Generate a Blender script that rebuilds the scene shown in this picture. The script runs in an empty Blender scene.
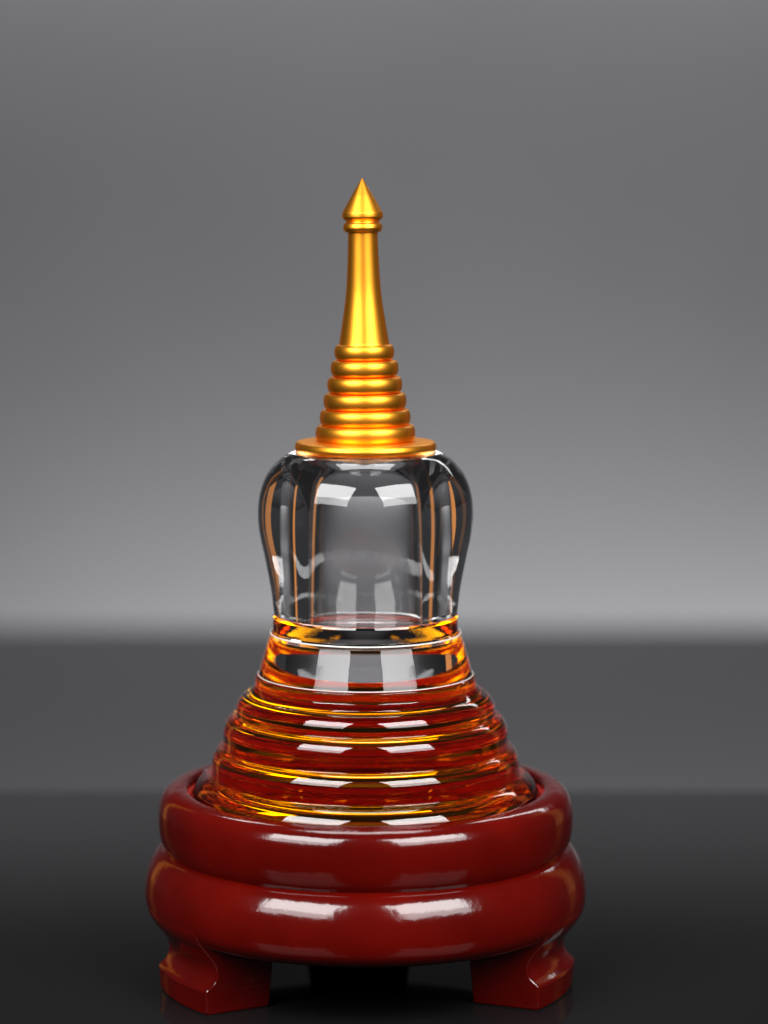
import bpy, bmesh, math, random
from mathutils import Vector, Matrix
random.seed(7)
sc = bpy.context.scene
C = sc.collection
PI = math.pi

# ---------------------------------------------------------------- camera geometry
# 100 mm lens about 0.71 m from the axis, 20 cm above the table
HC, DH, F = 0.2046, 0.711, 2844.0
TH = math.atan(340 / F)
U = 0.00025                      # one unit of measurement in the profiles = 0.25 mm


def zy(y):
    """height on the axis of a level measured on the photograph"""
    return HC - DH * math.tan(math.atan((y - 512) / F) + TH)


def rz(hw, y):
    z = zy(y)
    depth = DH * math.cos(TH) + (HC - z) * math.sin(TH)
    return (hw * depth / F, z)


# ---------------------------------------------------------------- helpers
def tag(o, label=None, cat=None, group=None, kind=None):
    if label: o['label'] = label
    if cat: o['category'] = cat
    if group: o['group'] = group
    if kind: o['kind'] = kind
    return o


def link(name, me, mat, parent=None):
    o = bpy.data.objects.new(name, me)
    C.objects.link(o)
    if mat: me.materials.append(mat)
    if parent: o.parent = parent
    return o


def finish(bm, name, mat, parent=None, ang=32, recalc=True):
    if recalc:
        bmesh.ops.recalc_face_normals(bm, faces=bm.faces)
    for f in bm.faces: f.smooth = True
    lim = math.radians(ang)
    for e in bm.edges:
        if len(e.link_faces) == 2 and e.calc_face_angle(0) > lim:
            e.smooth = False
    me = bpy.data.meshes.new(name)
    bm.to_mesh(me); bm.free()
    return link(name, me, mat, parent)


def fillet(pts, n=7):
    """polyline of (r, z, radius) -> points with rounded corners"""
    out = []
    N = len(pts)
    for i, p in enumerate(pts):
        rad = p[2] if len(p) > 2 else 0
        P = Vector(p[:2])
        if rad <= 0 or i in (0, N - 1):
            out.append((P.x, P.y)); continue
        A = Vector(pts[i - 1][:2]); B = Vector(pts[i + 1][:2])
        u = (A - P); v = (B - P)
        lu, lv = u.length, v.length
        u.normalize(); v.normalize()
        a = u.angle(v)
        t = min(rad / math.tan(a / 2), lu * .49, lv * .49)
        rr = t * math.tan(a / 2)
        c = P + (u + v).normalized() * (rr / math.sin(a / 2))
        s = P + u * t - c; e = P + v * t - c
        tot = s.angle(e)
        sg = 1 if s.x * e.y - s.y * e.x > 0 else -1
        for k in range(n + 1):
            q = sg * tot * k / n
            out.append((c.x + s.x * math.cos(q) - s.y * math.sin(q),
                        c.y + s.x * math.sin(q) + s.y * math.cos(q)))
    return out


def spline(pts, n=6):
    """Catmull-Rom through points"""
    out = []
    P = [Vector(p[:2]) for p in pts]
    P = [2 * P[0] - P[1]] + P + [2 * P[-1] - P[-2]]
    for i in range(1, len(P) - 2):
        for k in range(n):
            t = k / n
            q = .5 * ((2 * P[i]) + (P[i + 1] - P[i - 1]) * t + (2 * P[i - 1] - 5 * P[i] + 4 * P[i + 1] - P[i + 2]) * t * t
                      + (-P[i - 1] + 3 * P[i] - 3 * P[i + 1] + P[i + 2]) * t ** 3)
            out.append((q.x, q.y))
    out.append((P[-2].x, P[-2].y))
    return out


def lathe(prof, seg=192):
    bm = bmesh.new()
    rings = []
    for r, z in prof:
        if r < 1e-7:
            rings.append([bm.verts.new((0, 0, z))])
        else:
            rings.append([bm.verts.new((r * math.cos(2 * PI * k / seg), r * math.sin(2 * PI * k / seg), z)) for k in range(seg)])
    for a, b in zip(rings, rings[1:]):
        for k in range(seg):
            k2 = (k + 1) % seg
            if len(a) == 1 and len(b) == 1: break
            if len(a) == 1: bm.faces.new((a[0], b[k2], b[k]))
            elif len(b) == 1: bm.faces.new((a[k], a[k2], b[0]))
            else: bm.faces.new((a[k], a[k2], b[k2], b[k]))
    return bm


# ---------------------------------------------------------------- materials
def mat(name):
    m = bpy.data.materials.new(name)
    m.use_nodes = True
    return m, m.node_tree, m.node_tree.nodes['Principled BSDF']


def noise_bump(nt, b, scale, strength, dist=.0002, detail=3, vec=None, inp='Normal'):
    n = nt.nodes.new('ShaderNodeTexNoise'); n.inputs['Scale'].default_value = scale; n.inputs['Detail'].default_value = detail
    if vec: nt.links.new(vec, n.inputs['Vector'])
    u = nt.nodes.new('ShaderNodeBump'); u.inputs['Strength'].default_value = strength; u.inputs['Distance'].default_value = dist
    nt.links.new(n.outputs['Fac'], u.inputs['Height'])
    nt.links.new(u.outputs['Normal'], b.inputs[inp])
    return n


def ramp(nt, src, stops):
    r = nt.nodes.new('ShaderNodeValToRGB')
    nt.links.new(src, r.inputs['Fac'])
    el = r.color_ramp.elements
    while len(el) < len(stops): el.new(.5)
    for e, (p, c) in zip(el, stops):
        e.position = p; e.color = (*c, 1)
    return r.outputs['Color']


def objcoord(nt):
    t = nt.nodes.new('ShaderNodeTexCoord')
    return t.outputs['Object']


# gold, turned and anodised
gold, nt, b = mat('gold_metal')
b.inputs['Base Color'].default_value = (.98, .39, .03, 1)
b.inputs['Metallic'].default_value = 1
b.inputs['Roughness'].default_value = .37
oc = objcoord(nt)
mp = nt.nodes.new('ShaderNodeMapping'); mp.inputs['Scale'].default_value = (60, 60, 9000)
nt.links.new(oc, mp.inputs['Vector'])
noise_bump(nt, b, 1.0, .12, .00002, 2, mp.outputs['Vector'])

# crystal glass
def glass(name, col=(1, 1, 1), ior=1.52, absorb=None):
    m, nt, b = mat(name)
    b.inputs['Base Color'].default_value = (*col, 1)
    b.inputs['Transmission Weight'].default_value = 1
    b.inputs['Roughness'].default_value = 0
    b.inputs['IOR'].default_value = ior
    if absorb:
        a = nt.nodes.new('ShaderNodeVolumeAbsorption')
        a.inputs['Color'].default_value = (*absorb[0], 1)
        a.inputs['Density'].default_value = absorb[1]
        nt.links.new(a.outputs[0], nt.nodes['Material Output'].inputs['Volume'])
    return m
crystal = glass('clear_crystal')
crystal_base = glass('base_crystal')
amber, nt, b = mat('amber_tint')
nt.nodes.remove(b)
a = nt.nodes.new('ShaderNodeVolumeAbsorption')
a.inputs['Color'].default_value = (.98, .885, 0, 1); a.inputs['Density'].default_value = 150
nt.links.new(a.outputs[0], nt.nodes['Material Output'].inputs['Volume'])

# red lacquered wood
lac, nt, b = mat('red_lacquer')
oc = objcoord(nt)
n = nt.nodes.new('ShaderNodeTexNoise'); n.inputs['Scale'].default_value = 45; n.inputs['Detail'].default_value = 6
nt.links.new(oc, n.inputs['Vector'])
basecol = ramp(nt, n.outputs['Fac'], [(.3, (.050, .0009, .0004)), (.7, (.080, .0017, .0006))])
nt.links.new(basecol, b.inputs['Base Color'])
b.inputs['Roughness'].default_value = .3
b.inputs['Specular IOR Level'].default_value = 0
b.inputs['Coat Weight'].default_value = 1
b.inputs['Coat Roughness'].default_value = .12
noise_bump(nt, b, 90, .06, .0006, 2, oc)
noise_bump(nt, b, 220, .18, .0006, 4, oc, 'Coat Normal')

# black acrylic table top
acr, nt, b = mat('black_acrylic')
b.inputs['Base Color'].default_value = (.0062, .0062, .0066, 1)
b.inputs['Roughness'].default_value = .035
b.inputs['IOR'].default_value = 1.49
b.inputs['Specular IOR Level'].default_value = .09

# grey satin surface behind
rear, nt, b = mat('grey_satin_board')
b.inputs['Base Color'].default_value = (.075, .075, .080, 1)
b.inputs['Roughness'].default_value = .6
b.inputs['Specular IOR Level'].default_value = .2

wallm, nt, b = mat('grey_backdrop_paper')
oc = objcoord(nt)
n = nt.nodes.new('ShaderNodeTexNoise'); n.inputs['Scale'].default_value = 3; n.inputs['Detail'].default_value = 3
nt.links.new(oc, n.inputs['Vector'])
nt.links.new(ramp(nt, n.outputs['Fac'], [(.3, (.055, .055, .0575)), (.7, (.06, .06, .063))]), b.inputs['Base Color'])
b.inputs['Roughness'].default_value = .7

# ---------------------------------------------------------------- setting
def slab(name, x0, x1, y0, y1, z0, z1, m, bev=.001):
    bm = bmesh.new()
    bmesh.ops.create_cube(bm, size=1)
    for v in bm.verts:
        v.co = Vector(((x0 + x1) / 2 + v.co.x * (x1 - x0), (y0 + y1) / 2 + v.co.y * (y1 - y0), (z0 + z1) / 2 + v.co.z * (z1 - z0)))
    if bev: bmesh.ops.bevel(bm, geom=list(bm.edges), offset=bev, segments=2, affect='EDGES')
    return tag(finish(bm, name, m), kind='structure')

YE = 0.218          # far edge of the acrylic sheet
YW = 2.75          # where the backdrop rises
slab('table_top', -.9, .9, -.62, YE, -.006, 0, acr)
slab('rear_table', -2.2, 2.2, 1.0, 2.42, -.33, -.30, rear)
slab('backdrop', -2.2, 2.2, YW, YW + .003, -1.2, 1.7, wallm, 0)

# ---------------------------------------------------------------- lacquered stand
ROOT_X = 0.0
stand = bpy.data.objects.new('display_stand', None); C.objects.link(stand)
tag(stand, 'round dark red lacquered wooden stand with three bracket feet, under the crystal pagoda', 'stand')

ZB = .0170      # underside of the body
def P(hw, y): return rz(hw, y)
up = [P(176, 801), P(177, 790), P(178.5, 785.8), P(181, 784.6), P(190, 785), P(197, 787.5), P(202.5, 793),
      P(205.8, 802), P(206.8, 814), P(206, 826), P(203.5, 836), P(199.5, 843)]
lo = [P(199.5, 843), P(205, 846), P(211, 853), P(216, 863), P(219, 875), P(219.8, 888), P(217.5, 899), P(211, 907), P(202, 911.5), P(192, 912.5)]
prof = [(0, zy(813)), (rz(170, 813)[0], zy(813)), rz(175, 811)] + spline(up, 5)[0:] + spline(lo, 5)[1:]
zb = prof[-1][1]
prof += [(.0430, zb), (.0425, zb + .004), (0, zb + .004)]
body = finish(lathe(prof, 200), 'body', lac, stand, ang=40)


def leg(az, wtop=116, wbot=112):
    """bracket foot: radial profile swept across its width, following the round of the body"""
    outer = [(218.6, 889), (219.3, 895), (218.0, 902), (213.2, 911), (206.5, 920), (201, 929), (198, 939), (199, 948), (203, 953.5), (207.3, 957), (208.7, 960), (208.4, 963), (206.5, 984.5)]
    po = [rz(*p) for p in outer]
    k0 = (zy(986) - 0)      # level of the table in the same measure
    inner_top, inner_bot = 140 * U, 147 * U
    ztop = zy(889)
    bm = bmesh.new()
    n = len(po)
    # resample
    po = spline([(r, z) for r, z in po], 3)
    zs = [z for _, z in po]
    zmin, zmax = zs[-1], zs[0]
    po = [(r, (z - zmin) / (zmax - zmin) * (ztop - 0) ) for r, z in po]
    nt_ = 12
    def pt(r, t, z):
        rr = math.sqrt(max(r * r - t * t, 1e-9))
        ca, sa = math.sin(az), -math.cos(az)      # azimuth measured from the camera side, + to the right
        return (ca * rr + (-sa) * t, sa * rr + ca * t, z)
    grid = []
    for (r, z) in po:
        f = z / ztop
        w = (wbot + (wtop - wbot) * f) * U
        row_o = [bm.verts.new(pt(r, w * (i / nt_ - .5), z)) for i in range(nt_ + 1)]
        ri = inner_bot + (inner_top - inner_bot) * f
        row_i = [bm.verts.new(pt(ri, w * .98 * (i / nt_ - .5), z)) for i in range(nt_ + 1)]
        grid.append((row_o, row_i))
    for (a, ai), (b_, bi) in zip(grid, grid[1:]):
        for i in range(nt_):
            bm.faces.new((a[i], a[i + 1], b_[i + 1], b_[i]))
            bm.faces.new((ai[i + 1], ai[i], bi[i], bi[i + 1]))
        bm.faces.new((ai[0], a[0], b_[0], bi[0]))
        bm.faces.new((a[-1], ai[-1], bi[-1], b_[-1]))
    for (a, ai) in (grid[0], grid[-1]):
        for i in range(nt_): bm.faces.new((a[i], a[i + 1], ai[i + 1], ai[i]))
    bmesh.ops.recalc_face_normals(bm, faces=bm.faces)
    sharp = [e for e in bm.edges if len(e.link_faces) == 2 and e.calc_face_angle(0) > .7]
    bmesh.ops.bevel(bm, geom=sharp, offset=.0005, segments=3, affect='EDGES', clamp_overlap=True)
    return finish(bm, 'leg', lac, stand, ang=40)

felt, nt, b = mat('crimson_felt')
b.inputs['Base Color'].default_value = (.50, .009, .006, 1); b.inputs['Roughness'].default_value = .9
zf = zy(813)
finish(lathe([(0, zf + .00002), (rz(174.2, 811)[0], zf + .00002), (rz(174.8, 803)[0], zy(800)), (rz(175.6, 790)[0], zy(792)), (rz(176.8, 790)[0], zy(792)), (rz(176.2, 803)[0], zy(804)), (rz(175.6, 813)[0], zf - .0006), (0, zf - .0006)], 160), 'recess_lining', felt, stand, ang=40)

leg(math.radians(-62)); leg(math.radians(68)); leg(math.radians(183), 94, 120)

# ---------------------------------------------------------------- crystal pagoda
pag = bpy.data.objects.new('crystal_pagoda', None); C.objects.link(pag)
pag.location = (0, 0, zy(813) + .0001)
tag(pag, 'clear crystal pagoda with stepped base, hollow dome and golden spire, on the red lacquered stand', 'pagoda')
Z0 = pag.location.z
def down(pr): return [(r, z - Z0) for r, z in pr]

# stepped base
def q(hw, y, rad=0): 
    r, z = rz(hw, y); return (r, z, rad * U)
def tier(r0, y0, r1, y1, yb):
    """rounded step: quarter-ellipse from the ledge (r0, y0) out to (r1, y1), then straight to yb"""
    o = [q(r1, yb, 2)]
    for k in range(0, 21):
        t = k / 24 * PI / 2
        o.append(q(r0 + (r1 - r0) * math.cos(t), y1 + (y0 - y1) * math.sin(t)))
    return o
pts = [(0, zy(813) + .0001), (rz(171, 813)[0], zy(813) + .0001, 1 * U)] + \
    tier(154, 773.2, 174, 799, 806) + tier(142, 744.6, 153.5, 763, 773) + tier(129, 713.5, 142, 732, 744.4) + \
    tier(111.5, 690.5, 129.3, 709, 713.3) + [
        q(110.3, 684, 3), q(109.5, 674.5, 1.5), q(106.8, 672, .8),
        q(100.5, 650, 20), q(95.5, 635, 2), q(94.6, 631, 1.5), q(93, 629.5, .8), q(92.3, 616, 2), q(91, 613.4, 1.2), (0, zy(613.4))]
bm = lathe(down(fillet(pts, 12)), 288)
# thin air disc added inside the base, its reflection keeps the neck centre grey
rg = rz(62, 674)[0]
b2 = lathe(down([(0, zy(674)), (rg, zy(674)), (rg, zy(673.4)), (0, zy(673.4))]), 160)
bmesh.ops.recalc_face_normals(bm, faces=bm.faces)
bmesh.ops.recalc_face_normals(b2, faces=b2.faces)
bmesh.ops.reverse_faces(b2, faces=b2.faces)
me_ = bpy.data.meshes.new('tmp'); b2.to_mesh(me_); b2.free(); bm.from_mesh(me_); bpy.data.meshes.remove(me_)
base = finish(bm, 'stepped_base', crystal_base, pag, ang=38, recalc=False)
tag(base, 'stepped crystal base, clear at its flared neck, amber and deep red in its tiers')
neck = base
frost, nt, b = mat('frosted_edge')
b.inputs['Base Color'].default_value = (.9, .88, .82, 1); b.inputs['Roughness'].default_value = .45
b.inputs['Transmission Weight'].default_value = .35
def hoop(hw, y, rr, name, par):
    c = rz(hw, y)
    pr = [(c[0] + rr * math.cos(t), c[1] + rr * math.sin(t)) for t in [k / 10 * 2 * PI for k in range(11)]]
    bm = lathe(down(pr), 200); bmesh.ops.remove_doubles(bm, verts=bm.verts, dist=1e-7)
    return finish(bm, name, frost, par, ang=80)
hoop(94.75, 631.8, .00021, 'bright_line_ring', neck)  # pale frosted rings added for the bright lines along both edges
hoop(107.3, 672.9, .00014, 'bright_line_ring', neck)
core_pts = [p for p in fillet(pts, 6) if p[1] < zy(674.5)]
core_pts = [(max(r - .00008, 0), z) for r, z in core_pts if z > pts[0][1] + 1e-6]
core_pts = [(0, pts[0][1] + .00008), (core_pts[0][0] - .0003, pts[0][1] + .00008)] + core_pts + [(0, core_pts[-1][1])]
core = finish(lathe(down(core_pts), 120), 'amber_core', amber, base, ang=38)

dome_o = [(91.5, 612.6), (92.4, 605), (94, 592), (97, 575), (101, 556), (105, 538), (107.2, 524), (107.7, 511), (106.6, 498), (103.4, 485), (97.5, 472.5), (89, 462.5), (81, 456), (74, 452.6)]
pr = spline([rz(*p) for p in dome_o], 10)
BR = 57 * U
zt, zl = zy(452.2), zy(612.9)
prof = [(BR, zl), (rz(90.5, 612.9)[0], zl)] + pr + [(rz(72, 452.2)[0], zt), (0, zt)]
bore = fillet([(0, zy(466)), (BR, zy(466), 9 * U), (BR, zl)], 10)
# closed ring section: outside up to the axis, then the bore down again
full = list(reversed(bore[:-1])) if False else None
bm = lathe(down(prof), 288)
bm2 = lathe(down(bore), 288)
me_ = bpy.data.meshes.new('tmp'); bm2.to_mesh(me_); bm2.free(); bm.from_mesh(me_); bpy.data.meshes.remove(me_)
bmesh.ops.remove_doubles(bm, verts=bm.verts, dist=1e-6)
dome = finish(bm, 'dome', crystal, pag, ang=38)
tag(dome, 'bulging clear crystal dome with a round hollow chamber')

# golden spire: leans a touch to the left
spire = finish(lathe(down(fillet([(0, zy(451.9)), q(69.6, 452.0, 3.2), q(71.0, 446.7, 5), q(69.4, 441.4, 3.2), q(50, 440.8, 1), (0, zy(440.8))], 6)), 160), 'spire_base', gold, pag)
SUB = []
def sub(prof, name):
    o = finish(lathe(down(prof), 128), name, gold, spire); SUB.append(o); return o
rings = [(50, 433.3, 8.6), (45.6, 417.2, 8.2), (41.6, 401, 8.2), (37.6, 384.7, 8.2), (34, 368.3, 8.2), (30, 352.2, 8.0)]
for hw, yc, h in rings:
    c = rz(hw, yc); ra = 4.6 * U; rb = (h - .25) * U
    pr = [(0, c[1] - rb)] + [(c[0] - ra + ra * math.cos(t) ** .8, c[1] + rb * math.sin(t)) for t in [(-.5 + k / 24) * PI * .999 for k in range(25)]] + [(0, c[1] + rb)]
    sub(pr, 'ring')
sub([(0, zy(352))] + [rz(26.5, 348)] + spline([rz(25.2, 344), rz(23.2, 332), rz(21.3, 320), rz(19.1, 305), rz(17.4, 290), rz(16.2, 272), rz(15.4, 255), rz(14.9, 240), rz(14.8, 230)], 5) + [(0, zy(230))], 'shaft')
sub(fillet([(0, zy(232.2)), q(18, 232.2, 2), q(19.8, 228, 3), q(19, 223.6, 1.5), q(16.5, 222.6, 1), q(16.5, 220.2, 1), (0, zy(220.0))], 5), 'collar')
sub(fillet([(0, zy(221.5)), q(16.5, 221.4, 2), q(20.6, 217.6, 3), q(20.3, 212.8, 3), q(10.8, 195.5, 40), q(.35, 178.2, .3), (0, zy(178))], 6), 'finial')
piv = zy(447) - Z0
M = Matrix.Translation((0, 0, piv)) @ Matrix.Rotation(math.radians(-.75), 4, 'Y') @ Matrix.Translation((0, 0, -piv))
for o in SUB: o.data.transform(M)

# ---------------------------------------------------------------- light
def area(name, loc, target, sx, sy, power, col=(1, 1, 1)):
    l = bpy.data.lights.new(name, 'AREA'); l.shape = 'RECTANGLE'; l.size = sx; l.size_y = sy
    l.energy = power; l.color = col
    o = bpy.data.objects.new(name, l); C.objects.link(o)
    o.location = loc
    d = Vector(target) - Vector(loc)
    o.rotation_euler = d.to_track_quat('-Z', 'Y').to_euler()
    return o

def polar(az, el, d, tgt=(0, 0, .08)):
    a, e = math.radians(az), math.radians(el)
    return (tgt[0] + d * math.cos(e) * math.sin(a), tgt[1] - d * math.cos(e) * math.cos(a), tgt[2] + d * math.sin(e))
T = (0, 0, .08)
for side in (-1, 1):
    area('softbox', polar(side * 38.5, 40, .85), T, .55, .31, 8.8)
    area('softbox_skirt', polar(side * 38.5, 24.5, .85), T, .55, .163, 2.4)
area('softbox_top', (0, .16, 1.0), T, .5, .3, 4)
area('warm_reflection_strip', (-.30, .36, .13), (0, 0, .08), .045, .4, .036, (1, .36, .07))  # added warm strips, in place of wood reflected at the sides
area('warm_reflection_strip', (.36, .28, .13), (0, 0, .08), .07, .4, .04, (1, .36, .07))

def spot(name, loc, target, power, size, blend, rad=.03, col=(1, 1, 1)):
    l = bpy.data.lights.new(name, 'SPOT'); l.energy = power; l.spot_size = math.radians(size); l.spot_blend = blend
    l.shadow_soft_size = rad; l.color = col
    o = bpy.data.objects.new(name, l); C.objects.link(o); o.location = loc
    o.rotation_euler = (Vector(target) - Vector(loc)).to_track_quat('-Z', 'Y').to_euler()
    return o
area('backdrop_uplight', (.25, 2.44, -.66), (.22, YW, 0), 1.7, .12, 30)
area('backdrop_lamp_high', (0, 2.52, .66), (0, YW, .1), 1.9, .1, 8.5, (1, .97, 1))
area('rear_table_fill', (.25, .95, .75), (.1, 1.5, -.3), 1.2, .6, 15)  # added fill that brightens the rear table

w = bpy.data.worlds.new('World'); sc.world = w; w.use_nodes = True
w.node_tree.nodes['Background'].inputs[0].default_value = (.9, .92, 1, 1)
w.node_tree.nodes['Background'].inputs[1].default_value = .035

# ---------------------------------------------------------------- camera
cam = bpy.data.cameras.new('camera'); co = bpy.data.objects.new('camera', cam); C.objects.link(co)
cam.sensor_fit = 'VERTICAL'; cam.sensor_height = 36; cam.sensor_width = 27; cam.lens = 100
co.location = (0, -DH, HC)
co.rotation_euler = (PI / 2 - TH, 0, 0)
cam.shift_x = -(365.6 - 384) / 1024 * 1.0
cam.clip_start = .01; cam.clip_end = 30
cam.dof.use_dof = True; cam.dof.focus_distance = .69; cam.dof.aperture_fstop = 8
sc.camera = co

sc.view_settings.view_transform = 'Standard'; sc.view_settings.look = 'None'
sc.view_settings.exposure = 0; sc.view_settings.gamma = 1
sc.render.engine = 'CYCLES'
cy = sc.cycles
cy.max_bounces = 32; cy.transmission_bounces = 28; cy.glossy_bounces = 16; cy.diffuse_bounces = 4
cy.caustics_reflective = True; cy.caustics_refractive = True; cy.blur_glossy = .3
cy.sample_clamp_indirect = 6
cy.use_denoising = True
